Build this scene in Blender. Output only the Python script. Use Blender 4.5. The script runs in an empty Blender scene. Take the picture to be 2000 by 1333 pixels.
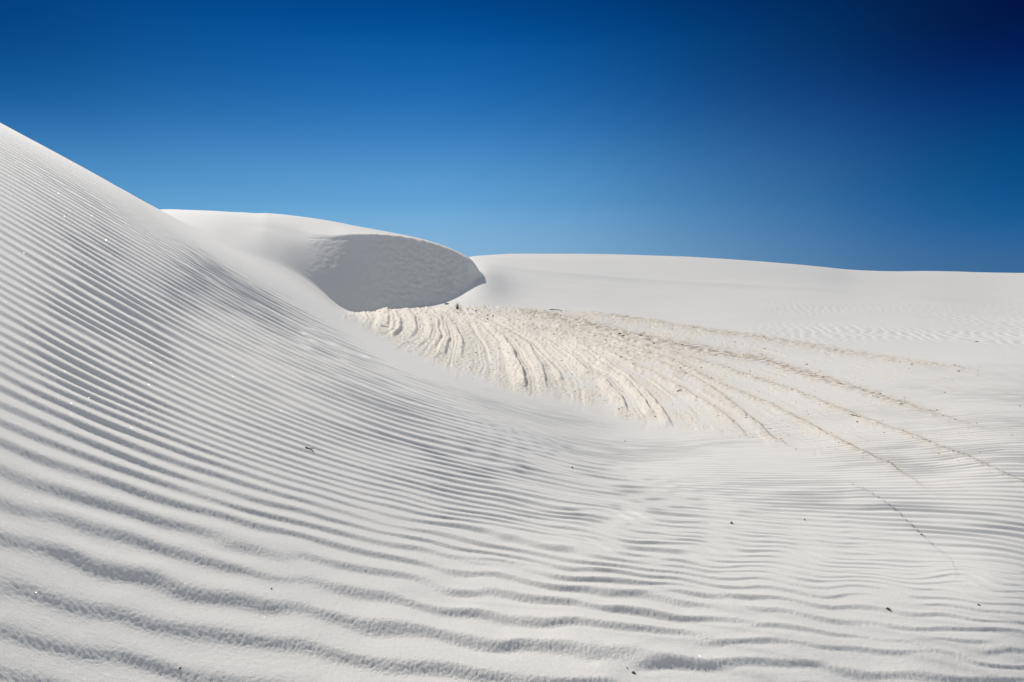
import bpy, math, random
import numpy as np
from math import radians, pi

# ------------------------------------------------------------------ camera, sky, sun, exposure
S = bpy.context.scene
F = 1333.0          # focal length in photo pixels (24 mm on 36 mm)
V0 = 540.0          # photo row of the eye-level horizon
cam = bpy.data.objects.new("camera", bpy.data.cameras.new("camera"))
S.collection.objects.link(cam)
S.camera = cam
cam.location = (0, 0, 0)
cam.rotation_euler = (radians(90), 0, 0)
cam.data.sensor_width = 36.0
cam.data.lens = 36.0 * F / 2000.0
cam.data.shift_y = -(666.5 - V0) / 2000.0
cam.data.clip_start = 0.05
cam.data.clip_end = 5000

SUN_EL = radians(30.5)
SUN_AZ = radians(-29.0)      # from +Y (view direction), positive to the right
w = bpy.data.worlds.new("World")
S.world = w
w.use_nodes = True
nt = w.node_tree
nt.nodes.clear()
out = nt.nodes.new("ShaderNodeOutputWorld")
bg = nt.nodes.new("ShaderNodeBackground")
sky = nt.nodes.new("ShaderNodeTexSky")
sky.sky_type = 'NISHITA'
sky.sun_disc = False
sky.sun_elevation = SUN_EL
sky.sun_rotation = SUN_AZ
sky.altitude = 1200
sky.air_density = 1.0
sky.dust_density = 0.1
sky.ozone_density = 3.0
bg.inputs['Strength'].default_value = 0.10
def wn(t, **kw):
    n = nt.nodes.new(t)
    for k, v in kw.items(): setattr(n, k, v)
    return n
def ramp(stops, interp='B_SPLINE'):
    n = nt.nodes.new('ShaderNodeValToRGB'); e = n.color_ramp.elements
    n.color_ramp.interpolation = interp
    while len(e) < len(stops): e.new(0.5)
    for el_, (p, c) in zip(e, stops):
        el_.position = p
        el_.color = (c, c, c, 1) if not hasattr(c, '__len__') else (*c, 1)
    return n
def lin(*c): return tuple(((x / 255 + 0.055) / 1.055) ** 2.4 if x > 10 else x / 255 / 12.92 for x in c)
wtc = wn('ShaderNodeTexCoord'); sep = wn('ShaderNodeSeparateXYZ')
nt.links.new(wtc.outputs['Generated'], sep.inputs[0])
# clear dry desert air: deep blue away from the horizon, deepest towards the right
def zramp(stops):
    n = ramp([(p * 2.0, lin(*c)) for p, c in stops], 'B_SPLINE')
    nt.links.new(z2.outputs[0], n.inputs[0])
    return n
z2 = wn('ShaderNodeMath', operation='MULTIPLY'); z2.inputs[1].default_value = 2.0
nt.links.new(sep.outputs['Z'], z2.inputs[0])
rc = zramp([(0, (140,184,214)), (.054, (132,180,216)), (.105, (105,170,219)), (.21, (42,121,190)), (.313, (4,90,165)), (.37, (1,70,139)), (.49, (1,55,120))])
rl = zramp([(0, (110,170,210)), (.094, (86,156,205)), (.18, (22,98,165)), (.257, (2,68,129)), (.305, (1,59,121)), (.49, (1,45,105))])
rrt = zramp([(0, (62,106,150)), (.036, (45,100,155)), (.072, (14,88,148)), (.12, (4,76,133)), (.172, (1,60,120)), (.218, (1,41,102)), (.257, (1,24,84)), (.305, (1,13,58)), (.49, (1,8,45))])
xr = wn('ShaderNodeMapRange'); xr.inputs[1].default_value = -0.7; xr.inputs[2].default_value = 0.7
nt.links.new(sep.outputs['X'], xr.inputs[0])
wr = ramp([((x + .7) / 1.4, v) for x, v in ((-.11, 0), (.07, .19), (.22, .46), (.41, .8), (.56, 1.0))], 'B_SPLINE')
wl = ramp([((x + .7) / 1.4, v) for x, v in ((-.6, 1), (-.46, .5), (-.28, .15), (-.11, 0))], 'B_SPLINE')
nt.links.new(xr.outputs[0], wr.inputs[0]); nt.links.new(xr.outputs[0], wl.inputs[0])
f1 = wn('ShaderNodeMix', data_type='RGBA'); nt.links.new(wl.outputs[0], f1.inputs[0])
nt.links.new(rc.outputs[0], f1.inputs[6]); nt.links.new(rl.outputs[0], f1.inputs[7])
fm = wn('ShaderNodeMix', data_type='RGBA'); nt.links.new(wr.outputs[0], fm.inputs[0])
nt.links.new(f1.outputs[2], fm.inputs[6]); nt.links.new(rrt.outputs[0], fm.inputs[7])
fs = wn('ShaderNodeVectorMath', operation='SCALE'); fs.inputs[3].default_value = 10.0
nt.links.new(fm.outputs[2], fs.inputs[0])
# the paler sky higher up round the sun and behind the camera
hs = wn('ShaderNodeHueSaturation'); hs.inputs['Saturation'].default_value = 0.38; hs.inputs['Value'].default_value = 1.3
nt.links.new(sky.outputs[0], hs.inputs['Color'])
m1 = wn('ShaderNodeMapRange', interpolation_type='SMOOTHSTEP'); m1.inputs[1].default_value = 0.42; m1.inputs[2].default_value = 0.70
nt.links.new(sep.outputs['Z'], m1.inputs[0])
m2 = wn('ShaderNodeMapRange', interpolation_type='SMOOTHSTEP'); m2.inputs[1].default_value = 0.60; m2.inputs[2].default_value = 0.0
nt.links.new(sep.outputs['Y'], m2.inputs[0])
mx = wn('ShaderNodeMath', operation='MAXIMUM')
nt.links.new(m1.outputs[0], mx.inputs[0]); nt.links.new(m2.outputs[0], mx.inputs[1])
cm = wn('ShaderNodeMix', data_type='RGBA')
nt.links.new(mx.outputs[0], cm.inputs[0]); nt.links.new(fs.outputs[0], cm.inputs[6]); nt.links.new(hs.outputs[0], cm.inputs[7])
nt.links.new(cm.outputs[2], bg.inputs['Color'])
nt.links.new(bg.outputs[0], out.inputs[0])

sl = bpy.data.lights.new("sun", 'SUN')
sl.energy = 3.85
sl.angle = radians(0.5)
sl.color = (1.0, 0.955, 0.885)
so = bpy.data.objects.new("sun", sl)
S.collection.objects.link(so)
from mathutils import Vector
sd = Vector((math.sin(SUN_AZ) * math.cos(SUN_EL), math.cos(SUN_AZ) * math.cos(SUN_EL), math.sin(SUN_EL)))
so.rotation_euler = (-sd).to_track_quat('-Z', 'Y').to_euler()
S.view_settings.view_transform = 'Standard'
S.view_settings.look = 'None'
S.view_settings.gamma = 1
S.view_settings.exposure = 0.0

# ------------------------------------------------------------------ numeric helpers
def pchip(x, Y, xq):
    """monotone cubic along axis 0 of Y (len(x), n) -> (len(xq), n)"""
    x = np.asarray(x, float)
    h = np.diff(x)[:, None]
    d = np.diff(Y, axis=0) / h
    m = np.zeros_like(Y)
    w1 = 2 * h[1:] + h[:-1]; w2 = h[1:] + 2 * h[:-1]
    with np.errstate(divide='ignore', invalid='ignore'):
        mm = (w1 + w2) / (w1 / d[:-1] + w2 / d[1:])
    m[1:-1] = np.where(d[:-1] * d[1:] > 0, mm, 0)
    m[0] = d[0]; m[-1] = d[-1]
    i = np.clip(np.searchsorted(x, xq) - 1, 0, len(x) - 2)
    t = ((xq - x[i]) / (x[i + 1] - x[i]))[:, None]
    hh = h[i]
    t2 = t * t; t3 = t2 * t
    return ((2 * t3 - 3 * t2 + 1) * Y[i] + (t3 - 2 * t2 + t) * hh * m[i]
            + (-2 * t3 + 3 * t2) * Y[i + 1] + (t3 - t2) * hh * m[i + 1])

def cubic(x, Y, xq):
    """smooth cubic (finite-difference tangents) along axis 0"""
    x = np.asarray(x, float)
    m = np.gradient(Y, x, axis=0)
    i = np.clip(np.searchsorted(x, xq) - 1, 0, len(x) - 2)
    hh = (x[i + 1] - x[i])[:, None]
    t = ((xq - x[i])[:, None]) / hh
    t2 = t * t; t3 = t2 * t
    return ((2 * t3 - 3 * t2 + 1) * Y[i] + (t3 - 2 * t2 + t) * hh * m[i]
            + (-2 * t3 + 3 * t2) * Y[i + 1] + (t3 - t2) * hh * m[i + 1])

def blur(A, sig, axis):
    k = int(3 * sig)
    ker = np.exp(-0.5 * (np.arange(-k, k + 1) / sig) ** 2)
    ker /= ker.sum()
    A = np.moveaxis(A, axis, 0)
    P = np.concatenate([np.repeat(A[:1], k, 0), A, np.repeat(A[-1:], k, 0)], 0)
    R = np.zeros_like(A)
    n = A.shape[0]
    for j, c in enumerate(ker):
        R += c * P[j:j + n]
    return np.moveaxis(R, 0, axis)

def perlin(x, y, seed=0):
    """2D gradient noise, about -1..1"""
    rng = np.random.RandomState(seed)
    perm = rng.permutation(1024).astype(np.int32)
    ang = rng.uniform(0, 2 * pi, 1024)
    gx = np.cos(ang).astype(np.float32); gy = np.sin(ang).astype(np.float32)
    xi = np.floor(x).astype(np.int64); yi = np.floor(y).astype(np.int64)
    xf = (x - xi).astype(np.float32); yf = (y - yi).astype(np.float32)
    xi = xi.astype(np.int32); yi = yi.astype(np.int32)
    u = xf * xf * xf * (xf * (xf * 6 - 15) + 10)
    v = yf * yf * yf * (yf * (yf * 6 - 15) + 10)
    def g(ix, iy, fx, fy):
        k = perm[(perm[ix & 1023] + iy) & 1023]
        return gx[k] * fx + gy[k] * fy
    a = g(xi, yi, xf, yf); b = g(xi + 1, yi, xf - 1, yf)
    c = g(xi, yi + 1, xf, yf - 1); d = g(xi + 1, yi + 1, xf - 1, yf - 1)
    return (1.5 * ((a + u * (b - a)) * (1 - v) + (c + u * (d - c)) * v)).astype(np.float64)

def fbm(x, y, seed=0, oct=4, gain=0.5):
    r = 0; a = 1.0
    for o in range(oct):
        r = r + a * perlin(x * 2 ** o + 13.7 * o, y * 2 ** o - 7.1 * o, seed + o)
        a *= gain
    return r

def sstep(a, b, x):
    t = np.clip((x - a) / (b - a), 0, 1)
    return t * t * (3 - 2 * t)

def lerp_pts(pts, x):
    p = np.array(pts, float)
    return np.interp(x, p[:, 0], p[:, 1])

# ------------------------------------------------------------------ the lie of the land
# surveyed sections: bearing (as a photo column) -> distance ahead and the photo row the sand has there
SEC = {
    0: [(1.5,1333),(2.1,1000),(3,800),(4.4,620),(6,510),(8,400),(10,320),(12.5,262),(15,243),(17,240),(20,252),(25,290),(40,440),(80,500),(200,530)],
    150: [(1.62,1333),(2.2,1050),(3,880),(4.4,700),(6,600),(8,520),(10,468),(13,410),(16,370),(20,336),(23,324),(26,321),(30,326),(40,370),(60,430),(100,480),(200,520)],
    230: [(1.68,1333),(2.3,1055),(3.1,890),(4.4,737),(6,642),(8,567),(10,520),(13,470),(17,425),(21,392),(26,372),(31,364),(36,367),(44,385),(60,420),(100,455),(200,515)],
    310: [(1.75,1333),(2.4,1060),(3.2,900),(4.4,775),(6,685),(8,615),(10,570),(14,515),(18,480),(24,443),(30,420),(36,409),(40,407),(44,409),(60,422),(75,414),(90,408),(100,407),(115,414),(150,455),(200,500)],
    400: [(1.83,1333),(2.5,1060),(3.4,900),(4.8,775),(6.5,690),(9,620),(12,574),(16,537),(22,503),(30,478),(38,465),(46,458),(56,448),(66,436),(78,423),(90,413),(100,410),(112,417),(140,455),(250,530)],
    500: [(1.9,1333),(2.16,1250),(3,1045),(5,830),(7.5,712),(10,655),(15,592),(22,553),(32,527),(42,515),(50,508),(58,497),(69,474),(80,449),(90,432),(100,420),(108,416),(118,421),(150,462),(250,530)],
    560: [(1.93,1333),(3,1060),(5,845),(8,715),(12,645),(18,600),(28,567),(40,550),(50,541),(58,532),(64,523),(72,513),(85,510),(100,516),(200,538)],
    620: [(1.96,1333),(3,1075),(5,862),(8,740),(12,678),(18,635),(28,602),(40,585),(50,577),(58,571),(66,562),(72,556),(85,553),(100,548),(200,538)],
    690: [(2,1333),(3,1095),(5,885),(8,765),(12,710),(18,671),(28,641),(40,626),(50,619),(58,615),(66,612),(80,600),(100,580),(200,541)],
    760: [(2.0,1333),(3,1105),(5,905),(8,795),(12,745),(18,705),(26,678),(34,660),(42,645),(50,630),(58,615),(66.5,603),(80,592),(100,575),(200,541)],
    850: [(2.0,1333),(3,1115),(5,930),(8,830),(12,785),(18,745),(26,708),(34,680),(42,657),(50,636),(60,611),(69,595),(80,583),(100,565),(200,541)],
    900: [(2.01,1333),(3,1120),(5,940),(8,845),(12,800),(18,755),(26,712),(34,680),(42,656),(50,635),(60,608),(70,581),(80,562),(100,545),(150,522),(220,500),(260,503),(400,520)],
    940: [(2.02,1333),(3,1125),(5,950),(8,858),(12,815),(18,765),(26,716),(34,681),(42,655),(50,633),(60,606),(68,577),(76,552),(85,535),(100,525),(125,518),(150,512),(220,496),(260,500),(400,520)],
    1000: [(2.03,1333),(3,1132),(5,965),(8,880),(12,835),(18,772),(26,718),(34,682),(42,655),(50,632),(60,607),(70,586),(80,568),(95,549),(115,533),(150,515),(200,499),(240,491),(270,494),(400,520)],
    1150: [(2.08,1333),(3,1150),(5,1000),(8,912),(12,858),(18,785),(26,722),(34,684),(42,657),(52,630),(62,608),(75,590),(95,566),(120,545),(160,518),(210,498),(245,490.5),(275,494),(400,525)],
    1300: [(2.15,1333),(3,1165),(5,1015),(8,925),(12,865),(18,782),(26,720),(36,677),(50,638),(65,611),(85,587),(110,563),(150,531),(200,504),(240,494),(270,497),(400,525)],
    1440: [(2.2,1333),(3,1175),(5,1025),(8,930),(12,860),(18,778),(26,718),(36,676),(50,639),(70,607),(95,581),(130,551),(170,524),(215,507),(240,503),(270,506),(400,530)],
    1600: [(2.3,1333),(3,1188),(5,1035),(8,930),(12,850),(18,768),(26,713),(36,674),(50,640),(70,611),(100,580),(140,552),(190,527),(225,517),(240,516),(270,520),(400,535)],
    1665: [(2.34,1333),(3,1195),(5,1038),(8,928),(12,845),(18,764),(26,711),(36,673),(50,640),(70,612),(100,583),(140,558),(190,536),(230,526.5),(250,525),(280,528),(400,536)],
    1800: [(2.4,1333),(3,1205),(5,1045),(8,925),(12,837),(18,757),(26,707),(36,671),(50,641),(70,614),(100,586),(150,558),(220,536),(280,529),(310,528),(360,531),(500,537)],
    2000: [(2.55,1333),(3,1228),(5,1060),(8,915),(12,825),(18,750),(26,704),(36,671),(50,643),(70,618),(100,592),(150,563),(220,541),(280,533),(310,532),(360,534),(500,537)],
}
# bearings outside the frame: (degrees) -> (distance, height relative to the eye)
OUTS = {
    -180: [(1,-1.1),(3,-.9),(10,-.3),(30,0),(400,0)],
    -135: [(1,-.75),(3,.2),(6,1.5),(12,3.4),(20,4.2),(60,2),(400,0)],
    -90: [(1,-.7),(3,.35),(6,1.8),(9,3),(12,3.8),(18,4.4),(40,3),(400,0)],
    -52: [(1,-.75),(2,-.3),(4,.8),(6,1.9),(9,3.2),(12,3.9),(18,4.5),(30,4.2),(60,3),(150,1),(400,0)],
    -43: [(1,-.85),(2,-.5),(4,.35),(6,1.2),(8,2.0),(12,3.3),(16,3.9),(20,4.3),(28,4.5),(45,3.6),(80,3),(400,1)],
    46: [(1,-1.35),(3,-1.7),(5,-2.05),(8,-2.4),(12,-2.7),(20,-3.0),(50,-3.6),(100,-3.9),(200,-2.2),(400,1.5),(600,1)],
    70: [(1,-1.4),(3,-1.8),(8,-2.5),(15,-3),(50,-3.5),(150,-3),(400,0)],
    110: [(1,-1.4),(3,-1.8),(8,-2.5),(15,-3),(50,-3.2),(150,-3),(400,0)],
    150: [(1,-1.35),(3,-1.6),(10,-2.2),(30,-2.2),(400,0)],
    180: [(1,-1.1),(3,-.9),(10,-.3),(30,0),(400,0)],
}
rows = [0.06, 0.25, 0.45, 0.65, 0.85, 1.05, 1.2, 1.33]
r = 1.42
while r < 620:
    rows.append(r)
    if r < 30: dr = min(r * r * 0.00085, 0.0022 * r)
    elif r < 125: dr = 0.0033 * r
    else: dr = 0.012 * r
    r += dr
while r < 2600:
    rows.append(r); r *= 1.12
rr = np.array(rows)
uc = np.concatenate([np.arange(-750, -70, 8.0), np.arange(-70, 2071, 1.9), np.arange(2071, 2750, 8.0)])
th_in = np.arctan((uc - 1000) / F)
a0, a1 = th_in[0], th_in[-1]
left = np.linspace(-pi, a0, 90, endpoint=False)
left = a0 - (a0 + pi) * (np.linspace(1, 0, 90, endpoint=False)) ** 1.7
right = a1 + (pi - a1) * (np.linspace(0, 1, 91)[1:]) ** 1.7
th = np.concatenate([left, th_in, right])
NR, NT = len(rr), len(th)
print("grid", NR, NT, NR * NT)
lr = np.log(rr)

def section_field(cols, outs, tail):
    ks = []; W = []
    for deg, pts in outs.items():
        p = np.array([(0.05, -1.2 * 1.0)] + pts, float)
        ks.append((radians(deg), np.log(p[:, 0]), p[:, 1] / p[:, 0]))
    for u, pts in cols.items():
        a = math.atan((u - 1000) / F); c = math.cos(a)
        p = np.array(pts, float)
        R = p[:, 0] / c
        wv = (V0 - p[:, 1]) / F * c
        ks.append((a, np.log(R), wv))
    ks.sort(key=lambda k: k[0])
    out = []
    for a, L, wv in ks:
        z = wv * np.exp(L)
        # in near the tripod the sand is at z=-1.2
        if L[0] > math.log(0.1):
            L = np.concatenate([[math.log(0.05)], [math.log(0.6)], L]); z = np.concatenate([[-1.2], [-1.2 + (z[0] + 1.2) * 0.4], z])
        L = np.concatenate([L, [math.log(3000)]]); z = np.concatenate([z, [tail]])
        # interpolate z/r in log r, cubic
        q = (z + 1.2) / np.exp(L)       # slope seen from the foot of the tripod
        out.append(pchip(L, q[:, None], lr)[:, 0])
    A = np.array([k[0] for k in ks])
    Mc = cubic(A, np.array(out), th).T      # (NR, NT)  z / r
    Mp = pchip(A, np.array(out), th).T
    k = sstep(35, 60, rr)[:, None]
    return Mc * (1 - k) + Mp * k

ct = np.cos(th)[None, :]
X = rr[:, None] * np.sin(th)[None, :]
Y = rr[:, None] * ct
W = section_field(SEC, OUTS, -1.0)
W = blur(blur(W, 14, 0), 9, 1)
U = 1000 + F * np.tan(np.clip(th, -1.25, 1.25))
# the near dune is one smooth body of sand: low-order surface through its sections
ci = np.nonzero((U > -420) & (U < 1500) & (np.abs(th) < 1.2))[0]; ri = np.nonzero((rr > 1.0) & (rr < 52))[0]
def basis(t_, l_):
    t_ = (t_ + 0.25) / 0.65; l_ = (l_ - 1.98) / 2.0
    return np.stack([np.polynomial.chebyshev.chebval(t_, np.eye(9)[i]) * np.polynomial.chebyshev.chebval(l_, np.eye(9)[j]) for i in range(6) for j in range(9) if i + j < 11], -1)
cs = ci[::12]; rs_ = ri[::10]
Tm, Lm = np.meshgrid(th[cs], lr[rs_])
wts = np.where(U[cs] < 650, 1.6, 0.8)[None, :] * np.ones(Tm.shape)
B = basis(Tm.ravel(), Lm.ravel()); tgt = W[np.ix_(rs_, cs)].ravel(); ww = wts.ravel()
co, *_ = np.linalg.lstsq(B * ww[:, None], tgt * ww, rcond=None)
print("fit residual (px)", float(np.abs((B @ co - tgt)).mean() * F), float(np.abs((B @ co - tgt)).max() * F))
Tf, Lf = np.meshgrid(th[ci], lr[ri])
WP = W.copy(); WP[np.ix_(ri, ci)] = np.concatenate([basis(Tf[k:k+60].ravel(), Lf[k:k+60].ravel()).dot(co).reshape(-1, len(ci)) for k in range(0, len(ri), 60)])
mixn = ((1 - sstep(26, 48, rr)) * sstep(1.05, 1.5, rr))[:, None] * (sstep(-415, -120, U) * (1 - sstep(1000, 1450, U)) * (np.abs(th) < 1.2))[None, :]
# keep the crest of the left dune where the survey has it
vsky = np.where((rr[:, None] > 9) & (rr[:, None] < 60), V0 - F / np.maximum(np.cos(th), .3)[None, :] * (WP - 1.2 / rr[:, None]), 9e3).min(0)
print("skyline", [(u_, round(float(vsky[int(np.argmin(np.abs(U - u_)))]))) for u_ in (0, 80, 150, 230, 310)])
need = (vsky - (240 + 0.539 * U)) / F * np.maximum(np.cos(th), .3) * sstep(-400, -150, U) * (1 - sstep(300, 430, U))
need = blur(need[:, None], 12, 0)[:, 0]
WP = WP + need[None, :] * sstep(math.log(4), math.log(22), lr)[:, None]
W = W * (1 - mixn) + WP * mixn
ZF = W * rr[:, None] - 1.2
U = 1000 + F * np.tan(np.clip(th, -1.25, 1.25))
UU = np.broadcast_to(U[None, :], (NR, NT))

# ---- slip face dune: toe, brink and crest by bearing
inb = (np.abs(th) < 1.0)
def along(pts):
    p = np.array(pts, float)
    x = np.clip(U, p[0, 0], p[-1, 0])
    return cubic(p[:, 0], p[:, 1][:, None], x)[:, 0]
toeY = along([(440,50),(500,58),(560,64),(620,66.5),(690,66),(740,66.5),(800,68),(850,70),(900,72.5),(925,77.5),(937,84),(960,88)])
toeV = along([(440,475),(500,497),(560,523),(620,565),(690,612.5),(740,605),(800,600),(850,595),(880,587),(905,577),(925,558),(937,537),(942,535),(960,535)])
brY = along([(440,77),(500,80),(560,81),(620,79),(690,77.8),(740,78),(780,79.3),(850,81),(900,82),(925,83.5),(937,86),(960,88)])
brV = along([(440,430),(500,438),(560,448),(600,457),(640,460.5),(690,458),(740,458.5),(780,462),(820,469),(850,477),(880,488),(900,498),(920,511),(932,526),(940,538),(950,556),(960,580)])
crY = along([(440,104),(500,108),(560,108),(620,106),(690,103),(780,97),(850,90),(905,87),(937,88),(960,90)])
crV = along([(440,410),(500,415),(560,420),(600,425),(650,433),(700,443),(750,453),(800,462.5),(830,469),(850,475),(880,486),(905,497.5),(920,507.5),(932,523),(940,537),(950,557),(960,590)])
toeZ = (V0 - toeV) / F * toeY; brZ = (V0 - brV) / F * brY; crZ = (V0 - crV) / F * crY
slip = (0.10 + 0.45 * sstep(600, 700, U)) * np.maximum(Y - brY, 0) + toeZ + (Y - toeY) * np.clip((brZ - toeZ) / np.maximum(brY - toeY, 1.0), 0.12 + 0.4 * sstep(640, 760, U), 0.75)
# top surface: rises from brink to crest, flat extension in front, gentle fall behind
t = (Y - brY) / np.maximum(crY - brY, 1.5)
span = np.maximum(crY - brY, 1.5)
fs_ = np.minimum(1.3 * (crZ - brZ) / span, 0.8 * np.clip((brZ - toeZ) / np.maximum(brY - toeY, 1.0), 0.12, 0.75))
top = brZ + (crZ - brZ) * (1 - (1 - np.clip(t, 0, 1)) ** 1.3) + fs_ * np.minimum(Y - brY, 0)
gap = np.maximum(Y - crY, 0)
top = top - 0.0035 * gap ** 2 / (1 + 0.02 * gap)
def smin(a, b, k):
    h = np.clip(0.5 + 0.5 * (b - a) / k, 0, 1)
    return b * (1 - h) + a * h - k * h * (1 - h)
kk = 0.06 + 0.9 * (1 - sstep(560, 690, UU))
# slip face relief: slumped plates, avalanche tongues
sx = X; sy = Y
body = smin(slip, top, kk)
wgt = 1 - sstep(948, 960, UU)
body = np.where(wgt > 0, body, -50)
body = body * wgt + (1 - wgt) * np.minimum(ZF - 0.5, body)
kl = 0.05 + 0.5 * sstep(905, 935, UU) + 0.35 * (1 - sstep(590, 700, UU))
ragged = 0.16 * fbm(X / 1.3, Y / 1.3, 50, 3)
ZB = -smin(-ZF, -(body + ragged * sstep(700, 760, UU) * np.exp(-np.maximum(Y - toeY, 0) / 0.8) * (Y > toeY - 6)), kl)
wL = sstep(440, 520, UU)
ZB = ZF * (1 - wL) + ZB * wL
isbody = (body > ZF - 0.02) & (np.abs(th)[None, :] < 0.6) & (Y > 50) & (Y < 125) & (UU > 470) & (UU < 960)
isslip = isbody & (slip < top) & (slip > ZF)
slipm = blur(blur((isslip & (UU > 600)).astype(float), 3, 0), 3, 1)
VV = V0 - F * ZB / np.maximum(Y, 1e-3)
VV = np.where(np.abs(th)[None, :] < 1.2, VV, 5000.0)
Z = ZB.copy()

# ------------------------------------------------------------------ wind ripples
def ripple(ph, A, sk=1.0):
    f = np.sin(ph) + sk * 0.36 * np.sin(2 * ph) + sk * 0.13 * np.sin(3 * ph) + sk * 0.045 * np.sin(4 * ph)
    return A * f
# crest lines: traced across the photo; each line is followed back to the left edge
SU = [-1500, 0, 500, 900, 1300, 1700, 3500]
SV = [100, 300, 500, 650, 850, 1000, 1150, 1300, 2200]
ST = np.array([[.56,.56,.60,.40,.30,.20,.05],
               [.56,.56,.60,.40,.30,.20,.05],
               [.57,.57,.58,.45,.28,.10,.02],
               [.54,.54,.52,.38,.22,.05,.0],
               [.42,.40,.38,.26,.14,.0,-.02],
               [.33,.31,.27,.21,.15,.07,.03],
               [.29,.28,.22,.17,.13,.09,.06],
               [.27,.26,.18,.12,.08,.08,.06],
               [.27,.26,.18,.12,.08,.08,.06]])
gu = np.arange(-1500, 3501, 20.0); gv = np.concatenate([np.arange(100, 2200, 10.0), np.geomspace(2200, 30000, 60)])
sl1 = cubic(SU, ST.T, gu)                        # (u, SV)
sfld = pchip(SV + [30001], np.concatenate([sl1.T, sl1.T[-1:]]), gv)   # (v, u)
VL = np.zeros((len(gv), len(gu)))
i0 = int(np.argmin(np.abs(gu)))
VL[:, i0] = gv
for i in range(i0 + 1, len(gu)):                 # value carried along the line from the column to the left
    VL[:, i] = np.interp(gv - 20 * sfld[:, i], gv, VL[:, i - 1], left=None)
    lowm = gv - 20 * sfld[:, i] < gv[0]
    VL[lowm, i] = VL[0, i - 1] + (gv[lowm] - 20 * sfld[lowm, i] - gv[0])
for i in range(i0 - 1, -1, -1):
    VL[:, i] = np.interp(gv + 20 * sfld[:, i], gv, VL[:, i + 1])
def sample(T, gx, gy, x, y):
    ix = np.clip((x - gx[0]) / (gx[1] - gx[0]), 0, len(gx) - 1.001)
    iy = np.clip(np.interp(y, gy, np.arange(len(gy))), 0, len(gy) - 1.001)
    a = ix.astype(int); c_ = iy.astype(int); fx = ix - a; fy = iy - c_
    return ((T[c_, a] * (1 - fx) + T[c_, a + 1] * fx) * (1 - fy) + (T[c_ + 1, a] * (1 - fx) + T[c_ + 1, a + 1] * fx) * fy)
wob = fbm(X / 2.0, Y / 1.0, 3, 2) * (np.clip(0.012 * (VV - 540) + 3, 3, 20) * 0.6 + 9 * sstep(900, 1250, VV))
wob = wob + 9 * sstep(860, 1150, VV) * perlin(UU / 130, VV / 70, 4) * (0.5 + 0.8 * sstep(500, 1200, UU)) * sstep(0.8, 2, rr)[:, None] * sstep(0.8, 2, rr)[:, None]
vleft = sample(VL, gu, gv, np.clip(UU, -1500, 3500), np.where(VV < 0, 0, VV) + wob)
sv = np.array([-2000, 200, 260, 320, 400, 500, 600, 700, 780, 850, 920, 1000, 1100, 1300], float)
sp = np.array([4.6, 4.6, 5.0, 6.6, 11.5, 17, 19.5, 24, 31, 44, 64, 80, 90, 95], float)
vk = np.concatenate([np.linspace(-2000, 200, 200)[:-1], np.arange(200, 1300, 4.0), np.geomspace(1300, 32000, 300)])
spk = np.where(vk < 1300, np.interp(vk, sv, sp), (vk - 540) ** 2 * 0.000166)
spk = 0.93 * spk * (1 + 0.10 * np.sin(vk / 23.0) + 0.07 * np.sin(vk / 61.0 + 1))
G = np.concatenate([[0], np.cumsum(np.diff(vk) / ((spk[1:] + spk[:-1]) / 2))])
ph = -2 * pi * np.interp(vleft, vk, G)
# wavelength on the ground
gr = np.gradient(ph, axis=0) / np.gradient(rr)[:, None]
gt = np.gradient(ph, axis=1) / np.gradient(th)[None, :] / rr[:, None]
loc = np.clip(2 * pi / np.sqrt(gr ** 2 + gt ** 2 + 1e-6), 0.08, 1.3)
loc = blur(blur(loc, 10, 0), 10, 1)
print("wavelength", [round(float(loc[int(np.argmin(abs(rr - a))), int(np.argmin(abs(U - u)))]), 2) for a, u in ((2, 200), (2.2, 1000), (4, 500), (8, 200), (8, 600), (14, 100), (14, 600), (4, 1500), (3, 1800))])
# dislocations: forks and broken crests, many at lower right, few on the slope
cx = UU / 165.0 ; cy = ph / (2 * pi) / 2.2
c = (0.26 + 0.16 * sstep(800, 950, VV)) + 0.80 * sstep(500, 1300, UU) + 0.40 * sstep(880, 1100, VV)
Ar = 1 + c * (perlin(cx, cy, 21) * 1.2 + 0.4 * perlin(cx * 2, cy * 2, 22))
Ai = c * (perlin(cx + 50, cy, 23) * 1.2 + 0.4 * perlin(cx * 2, cy * 2, 24))
mag = np.sqrt(Ar ** 2 + Ai ** 2)
ph = ph + np.arctan2(Ai, Ar)
L1 = lerp_pts([(-400,20),(0,248),(150,334),(310,428),(450,512),(600,592),(700,655),(800,714),(900,772),(1000,822),(1150,872),(1300,902),(1500,950),(1750,1035),(2000,1085),(2600,1150)], UU)
M1 = sstep(-25, 70, VV - L1) * (0.5 + 0.5 * sstep(0, 170, VV - L1)) 
lf = 1 - sstep(350, 900, UU)
M1 = M1 * (1 - lf) + lf * sstep(-14, 40, VV - L1)
M1 = M1 * (1 - 0.35 * sstep(900, 1700, UU)) * (rr < 60)[:, None] * (np.abs(th) < 1.25)[None, :]
patch = 0.9 + 0.16 * perlin(X / 0.9, Y / 0.9, 31) + 0.14 * perlin(X / 0.3, Y / 0.3, 32)
mlo = 0.6 * (1 - sstep(300, 1000, UU)) * (1 - 0.7 * sstep(850, 1050, VV))
A1 = (1 - 0.16 * sstep(780, 980, VV) * (1 - sstep(500, 1300, UU))) * loc * (0.037 + 0.018 * (1 - sstep(0, 800, UU))) * M1 * np.clip(mag, mlo, 1.08 - 0.13 * (1 - sstep(300, 900, UU))) * np.clip(patch, 0.25, 1.3)
zr_ = np.gradient(ZB, axis=0) / np.gradient(rr)[:, None]
zt_ = np.gradient(ZB, axis=1) / np.gradient(th)[None, :] / rr[:, None]
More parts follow.
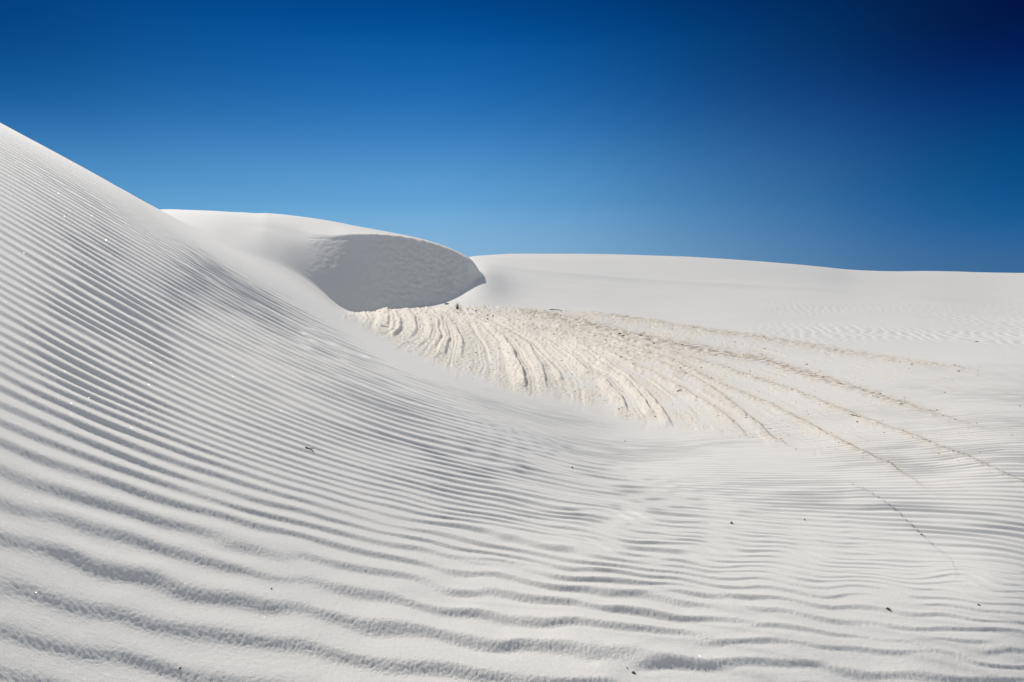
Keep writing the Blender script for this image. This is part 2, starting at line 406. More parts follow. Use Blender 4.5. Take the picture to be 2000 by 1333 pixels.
zx_ = zr_ * np.sin(th) + zt_ * np.cos(th); zy_ = zr_ * np.cos(th) - zt_ * np.sin(th)
# ripples shaped lower where the slope turns from the sun, easing its dark band
A1 = A1 * np.clip((0.508 + 0.418 * zx_ - 0.754 * zy_) / np.sqrt(1 + zx_ ** 2 + zy_ ** 2) / 0.34, 0.5, 1.12)
Z += ripple(ph, A1, 0.95 - 0.3 * sstep(800, 1000, VV) * (1 - sstep(300, 1000, UU)) + 0.3 * sstep(400, 1300, UU))
lee = np.clip(np.cos(ph), 0, 1) * M1      # the steep side, rough with coarse grains
near = (1 - sstep(3, 9, rr))[:, None]
Z += near * (0.0019 * lee * fbm(X / 0.010, Y / 0.013, 41, 2) + 0.0006 * fbm(X / 0.02, Y / 0.02, 43, 2))
# fine ripples of the flat
fade = (1 - sstep(24, 44, rr))[:, None]
q2 = Y + 0.04 * X + 0.06 * fbm(X / 0.9, Y / 0.5, 5, 2) + 0.3 * perlin(X / 6, Y / 6, 6)
l2 = 0.20
ph2 = 2 * pi * q2 / l2
cx = X / 0.75; cy = Y / 0.32
Ar = 1 + 1.0 * perlin(cx, cy, 61); Ai = 1.0 * perlin(cx + 70, cy, 62)
ph2 = ph2 + np.arctan2(Ai, Ar)
flat = sstep(-60, 30, VV - lerp_pts([(0,900),(700,690),(800,720),(1000,790),(1200,830),(1400,858),(1600,800),(2000,640)], UU))
M2 = flat * (1 - 0.85 * M1) * fade * sstep(700, 1000, UU) * np.clip(0.7 + 0.7 * perlin(X / 2.5, Y / 2.5, 63), 0.1, 1.4)
Z += ripple(ph2, 0.0078 * M2 * np.clip(np.sqrt(Ar ** 2 + Ai ** 2), 0, 1.2), 0.8)
# larger, netted ripples out on the right
ph3 = 2 * pi * (0.93 * X - 0.30 * Y + 0.45 * fbm(X / 3.0, Y / 4.5, 71, 3)) / (0.42 + 0.004 * rr[:, None])
M3 = sstep(1380, 1650, UU) * sstep(562, 600, VV) * (1 - sstep(690, 760, VV)) * np.clip(0.45 + 1.3 * perlin(X / 12, Y / 18, 72), 0, 1) * (rr < 120)[:, None]
Z += ripple(ph3, 0.014 * M3, 0.4)
# broad undulation of the far sand
Z += 0.25 * sstep(60, 160, rr)[:, None] * perlin(X / 40, Y / 40, 81) + 0.05 * sstep(15, 40, rr)[:, None] * perlin(X / 9, Y / 9, 82) * (1 - slipm)
# slip face: slumped plates
along_s = 0.35 * X + Y
Z += slipm * (0.2 + 0.8 * sstep(680, 820, UU)) * (0.13 * fbm(X / 1.3, Y / 0.45, 91, 3) + 0.13 * fbm(X / 0.5, Y / 0.3, 92, 2))
# small scarp just under the brink, and avalanche edge low on the left
dbr = Y - brY
Z -= 0.06 * np.exp(-((dbr + 0.9 + 0.4 * perlin(X / 2, X * 0, 93)) / 0.22) ** 2) * sstep(555, 600, UU) * (1 - sstep(760, 830, UU)) * (slipm > 0.3)

# ------------------------------------------------------------------ eroded layered crust on the flat
RID = [
 (0,   [(756,604),(761,622),(756,641)], 1.0),
 (1,   [(770,607),(783,625),(780,646),(766,658)], 1.0),
 (2,   [(788,607),(810,622),(814,646),(803,662)], .9),
 (3,   [(815,606),(841,625),(846,649),(834,670),(812,680)], 1.0),
 (4,   [(830,605),(857,631),(861,658),(846,688)], 1.2),
 (5,   [(842,605),(872,637),(878,664),(863,699)], 1.1),
 (6,   [(860,606),(896,650),(905,676),(899,700)], .8),
 (7,   [(850,601),(900,617),(945,632),(984,662),(1005,695),(1022,735),(1027,764)], 1.3),
 (8,   [(930,622),(990,647),(1035,678),(1058,720),(1071,768)], .9),
 (8.7, [(985,640),(1035,670),(1068,704),(1092,730),(1100,745)], .7),
 (9.5, [(1010,640),(1080,674),(1119,698),(1149,728),(1182,743),(1212,776),(1233,815)], 1.0),
 (10.5,[(960,617),(1050,644),(1140,689),(1188,722),(1236,755),(1269,800),(1286,818)], 1.2),
 (11.2,[(1120,668),(1180,705),(1230,740),(1269,773),(1302,815),(1314,835)], 1.0),
 (12.2,[(1100,655),(1200,695),(1251,719),(1320,752),(1380,788),(1425,818),(1470,862)], 1.0),
 (13,  [(1005,629),(1110,655),(1200,680),(1275,704),(1350,734),(1410,772),(1460,812),(1514,859),(1560,878)], 1.0),
 (14.5,[(1060,632),(1180,662),(1300,700),(1400,748),(1505,790),(1580,829),(1655,868),(1737,908),(1840,975)], 1.0),
 (15.5,[(1040,620),(1150,645),(1300,685),(1400,715),(1550,763),(1670,811),(1802,859),(1900,897),(2000,943),(2100,990)], 1.0),
 (17,  [(975,602),(1080,617),(1200,647),(1290,668),(1410,689),(1490,702),(1574,730),(1655,754),(1800,800),(2000,862)], .8),
 (18.5,[(1116,605),(1275,624),(1380,644),(1475,658),(1610,680),(1700,694),(1850,715),(1970,733)], .55),
]
sel = (VV > 590) & (VV < 1130) & (UU > 670) & (UU < 2075) & (rr < 95)[:, None] & (np.abs(th)[None, :] < 0.8)
us = UU[sel]; vs = VV[sel]; xs = X[sel]; ys = Y[sel]; rs = np.broadcast_to(rr[:, None], (NR, NT))[sel]
wobx = 2.6 * fbm(us / 42, vs / 22, 101, 3); wobv = 1.2 * fbm(us / 42, vs / 22, 102, 3)
uw = us + wobx; vw = vs + wobv
num = np.zeros(len(us)); den = np.zeros(len(us)); ridge = np.zeros(len(us)); line = np.zeros(len(us)); brown = np.zeros(len(us)); broad = np.zeros(len(us))
VS = 1.6
BR = {18.5: .6, 17: 1.0, 15.5: .55, 14.5: .45, 13: .4, 12.2: .3}
for s_, pts, st in RID:
    best = np.full(len(us), 1e9); side = np.zeros(len(us)); tt = np.zeros(len(us)); n = len(pts) - 1
    for i in range(n):
        ax, ay = pts[i]; bx, by = pts[i + 1]
        ay *= VS; by *= VS
        dx, dy = bx - ax, by - ay
        L2 = dx * dx + dy * dy
        t = np.clip(((uw - ax) * dx + (vw * VS - ay) * dy) / L2, 0, 1)
        ex = uw - ax - t * dx; ey = vw * VS - ay - t * dy
        d = np.sqrt(ex * ex + ey * ey)
        m = d < best
        best = np.where(m, d, best)
        side = np.where(m, np.sign(ex * dy - ey * dx), side)   # + on the upper right of the line
        tt = np.where(m, (i + t) / n, tt)
    wt = 1 / (best + 1.5) ** 3
    num += wt * s_ ; den += wt
    env = sstep(0, 0.06, tt) * (1 - sstep(0.86, 1.0, tt) * 0.95)
    env = np.where((tt <= 0.001) | (tt >= 0.999), env * np.exp(-(best / 6) ** 2), env)
    wl = np.where(side > 0, 2.2, 17.0)       # steep on one side, long ramp on the other
    prof = np.exp(-(best / wl) ** 1.4)
    jag = 0.85 + 0.35 * perlin(us / 34 + s_ * 7, vs / 20, 110) + 0.15 * perlin(us / 8, vs / 5, 111)
    ridge = np.maximum(ridge, st * env * prof * jag)
    broad = np.maximum(broad, env * np.exp(-(best / 13.0) ** 2) * (0.6 + 0.5 * perlin(us / 60 + s_, vs / 40, 112)))
    if s_ in BR:
        brown = np.maximum(brown, BR[s_] * env * np.exp(-((best - 2) / (11 if s_ > 16 else 6)) ** 2))
s = num / den
up = lerp_pts([(660,620),(690,609),(740,603),(850,597),(960,597),(1080,604),(1160,607),(1350,634),(1500,653),(1700,686),(1900,716),(2000,735)], us)
lo = lerp_pts([(690,620),(740,655),(800,684),(850,705),(900,724),(960,742),(1020,770),(1080,772),(1150,792),(1230,824),(1310,838),(1400,852),(1480,870),(1560,882),(1660,895),(1740,918),(1850,985),(2000,1010)], us)
nb = 9 * fbm(us / 40, vs / 22, 120, 3)
inside = sstep(-2, 5, vs - up + 0.15 * nb) * sstep(-20, 16, lo - vs + nb)
strength = lerp_pts([(690,1),(1050,1),(1200,.75),(1350,.6),(1500,.45),(1750,.22),(2000,.12)], us)
cover = sstep(-0.35, 0.35, fbm(us / 55, vs / 20, 121, 3) + lerp_pts([(690,1.0),(1050,.7),(1200,.1),(1500,-.2),(2000,-.5)], us))
cr = inside * strength * (0.25 + 0.75 * cover)
px = rs / F
lay = 0.9 * perlin(s * 1.7, us / 260, 130) + 0.8 * perlin(s * 4.1, us / 160, 131) + 0.35 * perlin(s * 10.0, us / 90, 132)
crumb = fbm(us / 5.0, vs / 2.2, 133, 3)
pit = np.clip(perlin(us / 6.5, vs / 2.0, 135) - 0.22, 0, 1)
lineenv = inside * lerp_pts([(690,1),(1200,.95),(1350,.6),(1500,.36),(2000,.22)], us)
dz = px * (7.8 * ridge * lineenv + cr * (1.9 * lay + 0.45 * crumb + 0.25 * perlin(us / 3.4, vs / 1.5, 136) + 1.3 * (0.25 - np.abs(perlin(us / 7.5, vs / 2.6, 137)))) - cr * 2.6 * pit)
# the smooth sand tongue at lower right with a broken edge
tg = np.array([(1640,935),(1700,962),(1745,992),(1790,1035),(1830,1072),(1858,1092),(1868,1115)], float)
tv = np.interp(us, tg[:, 0], tg[:, 1])
jag = 3.0 * perlin(us / 8, us * 0, 140)
inx = sstep(1640, 1680, us) * (1 - sstep(1862, 1874, us))
below = vs - tv + jag
tongue = inx * sstep(-2.5, 2.5, below) * (1 - sstep(8, 62, below))
dz += px * 1.3 * tongue * (1 - sstep(1800, 1868, us) * 0.6)
Zs = Z[sel]
Zs = Zs - 0.0 + dz
Z[sel] = Zs
crustA = np.zeros((NR, NT)); brownA = np.zeros((NR, NT))
crustA[sel] = np.clip(inside * (0.25 + 0.75 * cover) * lerp_pts([(690,1),(1200,.9),(1500,.55),(1800,.3),(2000,.2)], us) + 0.6 * ridge * lineenv + 0.75 * broad * np.maximum(inside, 0.3) * sstep(1000, 1300, us) * (1 - sstep(1750, 2000, us)), 0, 1)
bsp = np.clip(0.45 + 1.1 * perlin(us / 14, vs * 0.8 / 2.0, 150), 0, 1.2)
brownA[sel] = np.clip(0.8 * brown * bsp * inside * lerp_pts([(960,0.4),(1080,1),(1500,1),(1800,.6),(2000,.35)], us) + cr * 0.16 * pit, 0, 1)

# ------------------------------------------------------------------ materials
def node(nt, t, **kw):
    n = nt.nodes.new(t)
    for k, v in kw.items(): setattr(n, k, v)
    return n
def mat_sand():
    m = bpy.data.materials.new("gypsum_sand"); m.use_nodes = True
    nt = m.node_tree; b = nt.nodes['Principled BSDF']; L = nt.links.new
    b.inputs['Roughness'].default_value = 0.85
    b.inputs['Specular IOR Level'].default_value = 0.25
    tc = node(nt, 'ShaderNodeTexCoord')
    # pigment
    n1 = node(nt, 'ShaderNodeTexNoise'); n1.inputs['Scale'].default_value = 0.35; n1.inputs['Detail'].default_value = 6
    L(tc.outputs['Object'], n1.inputs['Vector'])
    cA = node(nt, 'ShaderNodeMix', data_type='RGBA')
    cA.inputs[6].default_value = (0.765, 0.745, 0.700, 1); cA.inputs[7].default_value = (0.80, 0.780, 0.740, 1)
    L(n1.outputs['Fac'], cA.inputs[0])
    n2 = node(nt, 'ShaderNodeTexNoise'); n2.inputs['Scale'].default_value = 260; n2.inputs['Detail'].default_value = 3
    L(tc.outputs['Object'], n2.inputs['Vector'])
    mr = node(nt, 'ShaderNodeMapRange'); mr.inputs[1].default_value = 0.3; mr.inputs[2].default_value = 0.7; mr.inputs[3].default_value = 0.90; mr.inputs[4].default_value = 1.06
    L(n2.outputs['Fac'], mr.inputs[0])
    mg = node(nt, 'ShaderNodeMix', data_type='RGBA', blend_type='MULTIPLY'); mg.inputs[0].default_value = 1
    L(cA.outputs[2], mg.inputs[6]); L(mr.outputs[0], mg.inputs[7])
    at = node(nt, 'ShaderNodeAttribute', attribute_name='crust')
    cB = node(nt, 'ShaderNodeMix', data_type='RGBA'); cB.inputs[7].default_value = (0.79, 0.727, 0.63, 1)
    L(at.outputs['Fac'], cB.inputs[0]); L(mg.outputs[2], cB.inputs[6])
    at2 = node(nt, 'ShaderNodeAttribute', attribute_name='brown')
    cC = node(nt, 'ShaderNodeMix', data_type='RGBA'); cC.inputs[7].default_value = (0.36, 0.275, 0.18, 1)
    L(at2.outputs['Fac'], cC.inputs[0]); L(cB.outputs[2], cC.inputs[6])
    L(cC.outputs[2], b.inputs['Base Color'])
    # grain relief
    g1 = node(nt, 'ShaderNodeTexNoise'); g1.inputs['Scale'].default_value = 210; g1.inputs['Detail'].default_value = 4; g1.inputs['Roughness'].default_value = 0.7
    L(tc.outputs['Object'], g1.inputs['Vector'])
    b1 = node(nt, 'ShaderNodeBump'); b1.inputs['Strength'].default_value = 0.8; b1.inputs['Distance'].default_value = 0.0035
    L(g1.outputs['Fac'], b1.inputs['Height'])
    L(b1.outputs[0], b.inputs['Normal'])
    return m
SAND = mat_sand()

# ------------------------------------------------------------------ meshes, one per landform
def tag(o, label=None, cat=None, group=None, kind=None):
    if label: o['label'] = label
    if cat: o['category'] = cat
    if group: o['group'] = group
    if kind: o['kind'] = kind
    return o
idx = np.arange(NR * NT).reshape(NR, NT)
# region of each face, decided in plan
fU = UU[:-1, :-1]; fV = VV[:-1, :-1]
reg = np.zeros((NR - 1, NT - 1), np.int8)         # 0 = ground of the flat
nearside = (fV > L1[:-1, :-1] + 0) | (th[:-1] < a0)[None, :] | (rr[:-1] < 2.5)[:, None]
neardune = nearside & ((fU < 1250) | (fV > 1010) | (np.abs(th[:-1]) > 1.2)[None, :]) & (th[:-1] < 2.2)[None, :] & (rr[:-1] < 60)[:, None]
neardune |= (fU < 620) & (rr[:-1] < 55)[:, None]
reg[neardune] = 1
middune = (((fU < 620) & (rr[:-1] >= 55)[:, None]) | isbody[:-1, :-1]) & (th[:-1] < 0)[None, :] & (rr[:-1] < 160)[:, None]
reg[middune] = 2
far = (rr[:-1] > 118)[:, None] & (reg != 2)
reg[far] = 3
P = np.stack([X, Y, Z], -1).reshape(-1, 3)
def build_land(k, name, label, cat):
    f = (reg == k)
    i, j = np.nonzero(f)
    q = np.stack([idx[i, j], idx[i, j + 1], idx[i + 1, j + 1], idx[i + 1, j]], 1)
    used = np.zeros(NR * NT, bool); used[q.ravel()] = True
    mp = np.cumsum(used) - 1
    co = P[used].astype(np.float32); q = mp[q].astype(np.int32)
    me = bpy.data.meshes.new(name)
    me.vertices.add(len(co)); me.vertices.foreach_set('co', co.ravel())
    me.loops.add(q.size); me.loops.foreach_set('vertex_index', q.ravel()[::1])
    me.polygons.add(len(q)); me.polygons.foreach_set('loop_start', np.arange(0, q.size, 4, dtype=np.int32))
    me.polygons.foreach_set('use_smooth', np.ones(len(q), bool))
    me.update(calc_edges=True)
    for an, arr in (('crust', crustA), ('brown', brownA)):
        a = me.attributes.new(an, 'FLOAT', 'POINT'); a.data.foreach_set('value', arr.ravel()[used].astype(np.float32))
    me.materials.append(SAND)
    o = bpy.data.objects.new(name, me); S.collection.objects.link(o)
    tag(o, label, cat, kind='structure')
    return o
# faces run counter-clockwise seen from above?  (row outwards, column clockwise) -> flip
o_g = build_land(0, "ground", "flat white sand floor between the dunes with curved eroded cream crust ridges", "ground")
o_n = build_land(1, "sand_dune", "near white dune covered in wind ripples, filling the left and the foreground", "dune")
o_m = build_land(2, "sand_dune", "middle dune with a grey shaded slip face behind the crust ridges", "dune")
o_f = build_land(3, "hills", "long low smooth white dunes along the right horizon", "dunes")
for o in (o_g, o_n, o_m, o_f):
    o.data.flip_normals()

# ------------------------------------------------------------------ placing by photo point
Vfin = V0 - F * Z / np.maximum(Y, 1e-3)
def spot(u, v):
    j = int(np.argmin(np.abs(U - u) + (np.abs(th) > 1.1) * 1e6))
    col = Vfin[:, j]
    i = int(np.argmax((col <= v) & (rr > 1.3)))
    return Vector(P[i * NT + j]), rr[i]
def hill(x, y):
    a = math.atan2(x, y); rad = math.hypot(x, y)
    j = int(np.clip(np.searchsorted(th, a), 0, NT - 1)); i = int(np.clip(np.searchsorted(rr, rad), 0, NR - 1))
    return float(Z[i, j])

# ------------------------------------------------------------------ small things
def simple_mat(name, col, rough=0.8, var=0.25, scale=30, spec=0.3):
    m = bpy.data.materials.new(name); m.use_nodes = True
    nt = m.node_tree; b = nt.nodes['Principled BSDF']
    b.inputs['Roughness'].default_value = rough
    b.inputs['Specular IOR Level'].default_value = spec
    tc = node(nt, 'ShaderNodeTexCoord')
    n = node(nt, 'ShaderNodeTexNoise'); n.inputs['Scale'].default_value = scale; n.inputs['Detail'].default_value = 4
    nt.links.new(tc.outputs['Object'], n.inputs['Vector'])
    mx = node(nt, 'ShaderNodeMix', data_type='RGBA')
    mx.inputs[6].default_value = tuple(c * (1 - var) for c in col) + (1,)
    mx.inputs[7].default_value = tuple(min(1, c * (1 + var)) for c in col) + (1,)
    nt.links.new(n.outputs['Fac'], mx.inputs[0]); nt.links.new(mx.outputs[2], b.inputs['Base Color'])
    return m
M_LEAF = simple_mat("yucca_leaf", (0.30, 0.33, 0.13))
M_DEAD = simple_mat("dead_leaf", (0.075, 0.06, 0.04))
M_TWIG = simple_mat("twig_bark", (0.06, 0.05, 0.045))
M_STONE = simple_mat("dark_crust_stone", (0.13, 0.10, 0.075), var=0.4)
M_GREEN = simple_mat("shrub_leaf", (0.07, 0.075, 0.045))
rnd = random.Random(7)
def mesh_obj(name, verts, faces, m, parent=None, smooth=False):
    me = bpy.data.meshes.new(name); me.from_pydata([tuple(v) for v in verts], [], faces)
    me.materials.append(m)
    if smooth: me.polygons.foreach_set('use_smooth', [True] * len(me.polygons))
    me.update()
    o = bpy.data.objects.new(name, me); S.collection.objects.link(o)
    if parent: o.parent = parent
    return o
def empty(name, loc):
    o = bpy.data.objects.new(name, None); o.location = loc; S.collection.objects.link(o); return o
def blade(V, Fc, base, az, tilt, ln, wd, droop=0.25, seg=4):
    """a tapering three-sided leaf"""
    d = Vector((math.cos(az), math.sin(az), 0)); sd_ = Vector((-d.y, d.x, 0)); rings = []
    p = Vector(base); a = tilt
    for k in range(seg + 1):
        w_ = wd * (1 - k / seg) ** 0.7 * 0.5 + 0.0006
        up_ = Vector((-d.x * math.sin(a), -d.y * math.sin(a), math.cos(a)))
        n0 = len(V)
        V += [p + sd_ * w_, p - sd_ * w_, p + up_ * w_ * 0.5]
        rings.append(n0)
        dirv = d * math.cos(a) + Vector((0, 0, math.sin(a)))
        p = p + dirv * (ln / seg); a -= droop / seg
    for k in range(seg):
        a0_, b0_ = rings[k], rings[k + 1]
        for q_ in range(3):
            Fc.append((a0_ + q_, a0_ + (q_ + 1) % 3, b0_ + (q_ + 1) % 3, b0_ + q_))
def chunk(V, Fc, c, sx_, sy_, sz_, rz, rr_=None):
    """irregular stone: jittered, squashed icosahedron"""
    R_ = rr_ or rnd
    t_ = (1 + 5 ** 0.5) / 2
    ic = [(-1,t_,0),(1,t_,0),(-1,-t_,0),(1,-t_,0),(0,-1,t_),(0,1,t_),(0,-1,-t_),(0,1,-t_),(t_,0,-1),(t_,0,1),(-t_,0,-1),(-t_,0,1)]
    fc = [(0,11,5),(0,5,1),(0,1,7),(0,7,10),(0,10,11),(1,5,9),(5,11,4),(11,10,2),(10,7,6),(7,1,8),(3,9,4),(3,4,2),(3,2,6),(3,6,8),(3,8,9),(4,9,5),(2,4,11),(6,2,10),(8,6,7),(9,8,1)]
    n0 = len(V); cz, sz2 = math.cos(rz), math.sin(rz)
    for x, y, z in ic:
        k = R_.uniform(0.65, 1.2) / 1.9
        x, y, z = x * k * sx_, y * k * sy_, z * k * sz_
        V.append(Vector((c[0] + x * cz - y * sz2, c[1] + x * sz2 + y * cz, c[2] + z)))
    Fc += [tuple(n0 + i_ for i_ in f) for f in fc]
def tube(V, Fc, pts, r0, r1, n=6):
    rings = []
    for k, p in enumerate(pts):
        p = Vector(p); a = Vector(pts[max(k - 1, 0)]); b = Vector(pts[min(k + 1, len(pts) - 1)])
        t_ = (b - a).normalized(); u_ = t_.orthogonal().normalized(); v_ = t_.cross(u_)
        rad = r0 + (r1 - r0) * k / (len(pts) - 1)
        rings.append(len(V))
        for q_ in range(n):
            an = 2 * pi * q_ / n
            V.append(p + (u_ * math.cos(an) + v_ * math.sin(an)) * rad * rnd.uniform(0.85, 1.15))
    for k in range(len(pts) - 1):
        for q_ in range(n):
            Fc.append((rings[k] + q_, rings[k] + (q_ + 1) % n, rings[k + 1] + (q_ + 1) % n, rings[k + 1] + q_))
    Fc.append(tuple(rings[0] + q_ for q_ in range(n))[::-1]); Fc.append(tuple(rings[-1] + q_ for q_ in range(n)))

# yucca: green-yellow spikes over a dark skirt of dead leaves
p, rad = spot(893, 604)
y = empty("yucca_plant", p); tag(y, "spiky yellow green yucca tuft with a dark base below the shaded dune face", "plant")
k_ = rad / F
V = []; Fc = []
for i in range(70):
    blade(V, Fc, (rnd.uniform(-.04, .04), rnd.uniform(-.04, .04), 0.06), rnd.uniform(0, 2 * pi), math.radians(rnd.uniform(28, 88)), rnd.uniform(8.5, 14) * k_, 0.022, rnd.uniform(0, .5))
mesh_obj("leaf", V, Fc, M_LEAF, y)["label"] = "yellow green pointed leaves"
V = []; Fc = []
for i in range(60):
    blade(V, Fc, (rnd.uniform(-.05, .05), rnd.uniform(-.05, .05), rnd.uniform(.03, .12)), rnd.uniform(0, 2 * pi), math.radians(rnd.uniform(-5, 35)), rnd.uniform(3, 5.5) * k_, 0.03, rnd.uniform(.3, .9))
chunk(V, Fc, (0, 0, 0.05), 3.0 * k_, 3.0 * k_, 3.2 * k_, 0)
mesh_obj("dead_leaf_skirt", V, Fc, M_DEAD, y)
# flattened dark clump a little farther off
p, rad = spot(873, 595)
y = empty("dry_shrub", p); tag(y, "low dark dead shrub leaning over at the foot of the shaded dune face", "plant")
k_ = rad / F
V = []; Fc = []
for i in range(110):
    blade(V, Fc, (rnd.uniform(-3, 3.5) * k_, rnd.uniform(-.12, .12), 0.02), rnd.choice((0, pi)) + rnd.uniform(-.9, .9), math.radians(rnd.uniform(5, 60)), rnd.uniform(2.5, 5) * k_, 0.04, rnd.uniform(0, .8))
mesh_obj("dead_leaf", V, Fc, M_DEAD, y)
V = []; Fc = []
for i in range(7):
    a_ = rnd.uniform(2.4, 3.4)
    tube(V, Fc, [(0, 0, 0), (math.cos(a_) * 2.5 * k_, rnd.uniform(-.1, .1), 2.5 * k_), (math.cos(a_) * 5 * k_, rnd.uniform(-.2, .2), rnd.uniform(3, 5) * k_)], .012, .005)
mesh_obj("stem", V, Fc, M_TWIG, y)
# smaller tufts on the crust beside the yucca
for (u, v, h, lab, mt) in ((915, 606, 4.5, "tiny pale grass sprig just right of the yucca", M_LEAF), (930, 608.5, 4.0, "small dark stubby tuft farther right of the yucca, beyond the pale sprig", M_DEAD)):
    p, rad = spot(u, v); k_ = rad / F
    V = []; Fc = []
    for i in range(22):
        blade(V, Fc, (rnd.uniform(-.03, .03), rnd.uniform(-.03, .03), 0), rnd.uniform(0, 2 * pi), math.radians(rnd.uniform(25, 85)), rnd.uniform(.6, 1) * h * k_, 0.02 if mt is M_LEAF else 0.04, .3)
    o = mesh_obj("grass_tuft", V, Fc, mt); o.location = p; tag(o, lab, "plant")
# dark line of scrub on the far skyline
p, rad = spot(1557, 516.0)
k_ = rad / F
bx = rad * (1557 - 1000) / math.hypot(557, F)
y = empty("distant_scrub", p); tag(y, "thin dark patch of scrub on the crest of the far right dune", "scrub")
V = []; Fc = []
for i in range(240):
    xx = rnd.uniform(-13, 14); h = (1 - (xx / 14.5) ** 2) * 1.6 + .3
    xo = xx * k_; px_ = p.x + xo; py_ = p.y + rnd.uniform(-.4, .4)
    blade(V, Fc, (xo, py_ - p.y, hill(px_, py_) - p.z), rnd.uniform(0, 2 * pi), math.radians(rnd.uniform(20, 80)), h * k_ * rnd.uniform(.6, 1.2), 0.10, .5, 3)
mesh_obj("foliage", V, Fc, M_GREEN, y)

# stones and twigs one can pick out
stones = [
 (952, 624, 3.2, 2.2, "dark stone on the cream crust, nearer of the two right of the yucca"),
 (964, 618, 4.2, 2.4, "dark stone on the cream crust, farther and larger of two right of the yucca"),
 (1210, 653.5, 6.0, 2.6, "long dark stone at the left end of a pair on the brown crust band"),
 (1218, 656.5, 4.6, 2.2, "smaller dark stone touching the right end of the long one on the band"),
 (1278, 672, 3.8, 1.8, "dark stone below the brown crust band, right of the stone pair"),
 (1209, 800, 3.6, 2.2, "small dark stone at the lower end of a crust ridge mid flat"),
 (1279, 815, 5.0, 4.0, "pale grey lump at the tip of a crust ridge, biggest stone there"),
 (1117, 915, 3.6, 3.0, "small dark pebble alone among the fine ripples in the middle"),
 (1220, 862, 2.4, 1.6, "very small grey pebble on smooth sand below the crust ridges"),
 (1429, 1023.5, 5.2, 3.0, "dark pebble lying in a ripple trough right of the middle"),
 (1572, 1017, 2.6, 1.8, "tiny dark grain right of the dark pebble in the trough"),
 (530, 1152, 3.2, 3.0, "round dark pebble alone on the foreground sand, lower left"),
 (1735, 1191, 6.5, 4.0, "dark pebble among the large ripples at lower right"),
 (1912, 1183, 4.0, 2.6, "small dark pebble near the right edge among the large ripples"),
 (1800, 1045, 3.2, 2.2, "small dark pebble beside the smooth sand tongue"),
 (351, 1308, 4.0, 2.6, "tiny dark pebble by the bottom edge left of the middle"),
 (1238, 1316, 8.0, 4.5, "dark broken clod in a ripple trough by the bottom edge"),
 (1224, 1305, 6.0, 3.4, "grey clod just left of the dark broken clod by the bottom edge"),
 (1908, 668.5, 5.0, 1.6, "dark flat stone far out on the right of the flat"),
 (1675, 825, 3.4, 2.0, "dark stone right of the smooth sand beside two crust ridges"),
]
for (u, v, w_, h_, lab) in stones:
    p, rad = spot(u, v); k_ = rad / F
    V = []; Fc = []
    a_ = rnd.uniform(0, 3)
    chunk(V, Fc, (0, 0, 0), w_ * k_ * .62, w_ * k_ * .5, h_ * k_ * .75, a_)
    for q_ in range(3):
        chunk(V, Fc, (rnd.uniform(-.5, .5) * w_ * k_, rnd.uniform(-.3, .3) * w_ * k_, 0), w_ * k_ * .22, w_ * k_ * .2, h_ * k_ * .3, rnd.uniform(0, 3))
    o = mesh_obj("pebble" if v > 840 else "crust_stone", V, Fc, M_STONE if "grey" not in lab else SAND)
    o.location = p + Vector((0, 0, h_ * k_ * .2)); tag(o, lab, "pebble" if v > 840 else "stone")
def twig(u0, v0_, u1, v1_, th_, lab):
    a, ra = spot(u0, v0_); b, rb = spot(u1, v1_)
    k_ = ra / F; r0 = th_ * k_ * .5
    V = []; Fc = []
    n = 5; pts = []
    for i in range(n + 1):
        t_ = i / n; q_ = a.lerp(b, t_)
        z_ = hill(q_.x, q_.y) + r0 * .6 + (math.sin(pi * t_) * 1.2 * r0)
        pts.append((q_.x - a.x, q_.y - a.y + rnd.uniform(-1, 1) * r0, z_ - a.z))
    tube(V, Fc, pts, r0, r0 * .4, 7)
    m_ = Vector(pts[3]); tube(V, Fc, [m_, m_ + Vector((r0 * 2, r0 * 1, r0 * .5)), m_ + Vector((r0 * 4, r0 * 1.4, r0 * .4))], r0 * .4, r0 * .2, 5)
    o = mesh_obj("twig", V, Fc, M_TWIG); o.location = a; tag(o, lab, "twig")
twig(597, 876, 612, 883.5, 3.4, "short dark twig lying along a ripple on the near dune")
twig(1322, 766, 1331, 763.5, 2.2, "short dark twig on pale sand between two crust ridges")
twig(1073, 606.2, 1099, 608.6, 1.6, "long thin dark twig above the brown crust band")
twig(745, 637, 758, 640.5, 1.8, "short dark twig on the left tip of the cream crust")
twig(1660, 811, 1678, 815, 1.6, "thin dark twig on smooth sand right of the middle")

# rubble of broken crust, too much to count
rg = np.random.RandomState(5)
wgt_ = (ridge * lineenv) ** 1.2 * lerp_pts([(690,.8),(1150,.6),(1450,.15),(2000,.06)], us) + 1.2 * brown * inside + 0.6 * cr
wgt_ = wgt_ / np.maximum(rs, 8) ** 0.3 * (rs > 10)
# per unit picture area, so the near ground is not overloaded
gi = np.nonzero(sel.ravel())[0]
dens = wgt_ * (1.0)
cdf = np.cumsum(dens); N = 1500
pick = np.searchsorted(cdf, rg.uniform(0, cdf[-1], N))
V = []; Fc = []; R2 = random.Random(11); dk = []
for j in pick:
    c_ = P[gi[j]]; k_ = rs[j] / F
    sz_ = k_ * R2.choice((.7, .9, 1.1, 1.4, 2.0))
    chunk(V, Fc, (c_[0], c_[1], c_[2] + sz_ * .2), sz_ * R2.uniform(.7, 1.6), sz_ * R2.uniform(.5, 1), sz_ * R2.uniform(.25, .55), R2.uniform(0, 3), R2)
    d_ = 1.0 if R2.random() < 0.25 + 0.5 * brown[j] else 0.0
    dk += [d_] * 12
mr_ = simple_mat("crust_rubble", (0.80, 0.735, 0.645)); nt_ = mr_.node_tree
at_ = node(nt_, 'ShaderNodeAttribute', attribute_name='dark'); b_ = nt_.nodes['Principled BSDF']
src = b_.inputs['Base Color'].links[0].from_socket
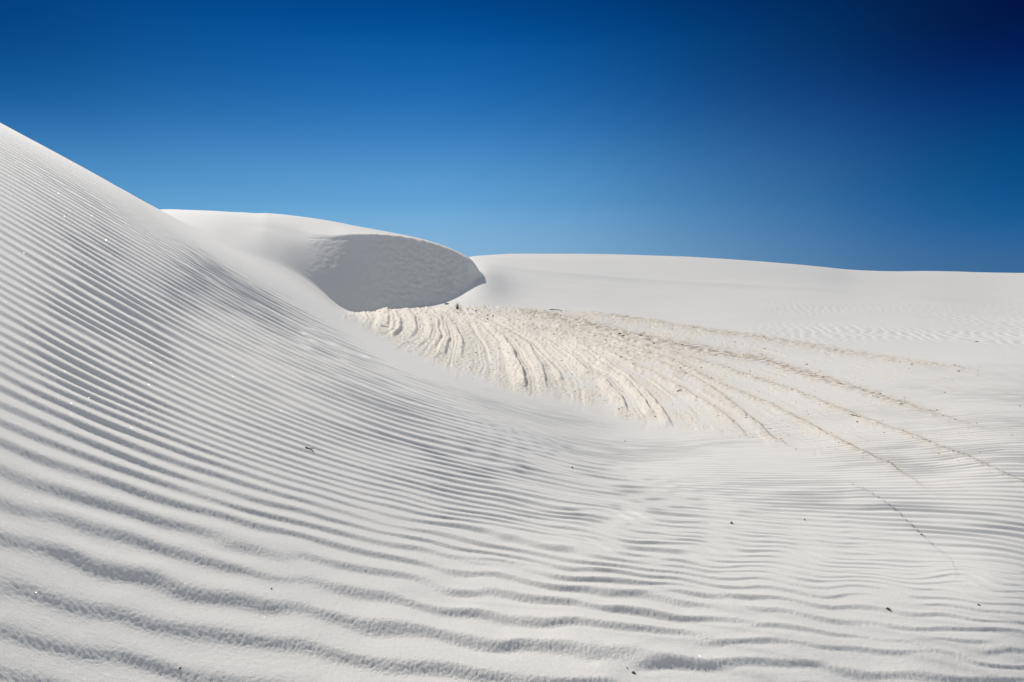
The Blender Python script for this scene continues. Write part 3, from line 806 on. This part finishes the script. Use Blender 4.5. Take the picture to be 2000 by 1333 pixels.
mm_ = node(nt_, 'ShaderNodeMix', data_type='RGBA'); mm_.inputs[7].default_value = (.17, .125, .085, 1)
nt_.links.new(at_.outputs['Fac'], mm_.inputs[0]); nt_.links.new(src, mm_.inputs[6]); nt_.links.new(mm_.outputs[2], b_.inputs['Base Color'])
o = mesh_obj("crust_rubble", V, Fc, mr_); tag(o, kind='stuff')
tag(o, "crumbs of brown and cream broken crust strewn along the ridges", "rubble")
a_ = o.data.attributes.new('dark', 'FLOAT', 'POINT'); a_.data.foreach_set('value', np.array(dk, np.float32))

# loose gypsum crystals that glint
mc = bpy.data.materials.new("gypsum_crystal"); mc.use_nodes = True
b_ = mc.node_tree.nodes['Principled BSDF']
b_.inputs['Base Color'].default_value = (.78, .77, .75, 1); b_.inputs['Roughness'].default_value = 0.22; b_.inputs['Specular IOR Level'].default_value = 0.8
V = []; Fc = []
ok = (VV > 300) & (VV < 1400) & (UU > -40) & (UU < 2040) & (rr < 14)[:, None]
gi2 = np.nonzero(ok.ravel())[0]
wt2 = (1.3 - sstep(200, 1500, UU.ravel()[gi2]))
cd2 = np.cumsum(wt2)
for j in np.searchsorted(cd2, rg.uniform(0, cd2[-1], 7500)):
    c_ = Vector(P[gi2[j]]); rad = math.hypot(c_.x, c_.y); s_ = max(rad, 2.0) / F * R2.uniform(.2, .5)
    n_ = Vector((R2.gauss(0, .45), R2.gauss(0, .45), 1)).normalized()
    u_ = n_.orthogonal().normalized(); v_ = n_.cross(u_); c_ = c_ + Vector((0, 0, s_ * .7))
    n0 = len(V)
    V += [c_ + u_ * s_ * 1.3, c_ + v_ * s_ * .7, c_ - u_ * s_ * 1.3, c_ - v_ * s_ * .7,
          c_ + u_ * s_ * 1.3 - n_ * s_ * .3, c_ + v_ * s_ * .7 - n_ * s_ * .3, c_ - u_ * s_ * 1.3 - n_ * s_ * .3, c_ - v_ * s_ * .7 - n_ * s_ * .3]
    Fc += [(n0, n0+1, n0+2, n0+3), (n0+7, n0+6, n0+5, n0+4), (n0, n0+4, n0+5, n0+1), (n0+1, n0+5, n0+6, n0+2), (n0+2, n0+6, n0+7, n0+3), (n0+3, n0+7, n0+4, n0)]
o = mesh_obj("gypsum_crystals", V, Fc, mc); tag(o, "tiny glinting crystals scattered over the near dune", "crystals", kind='stuff')
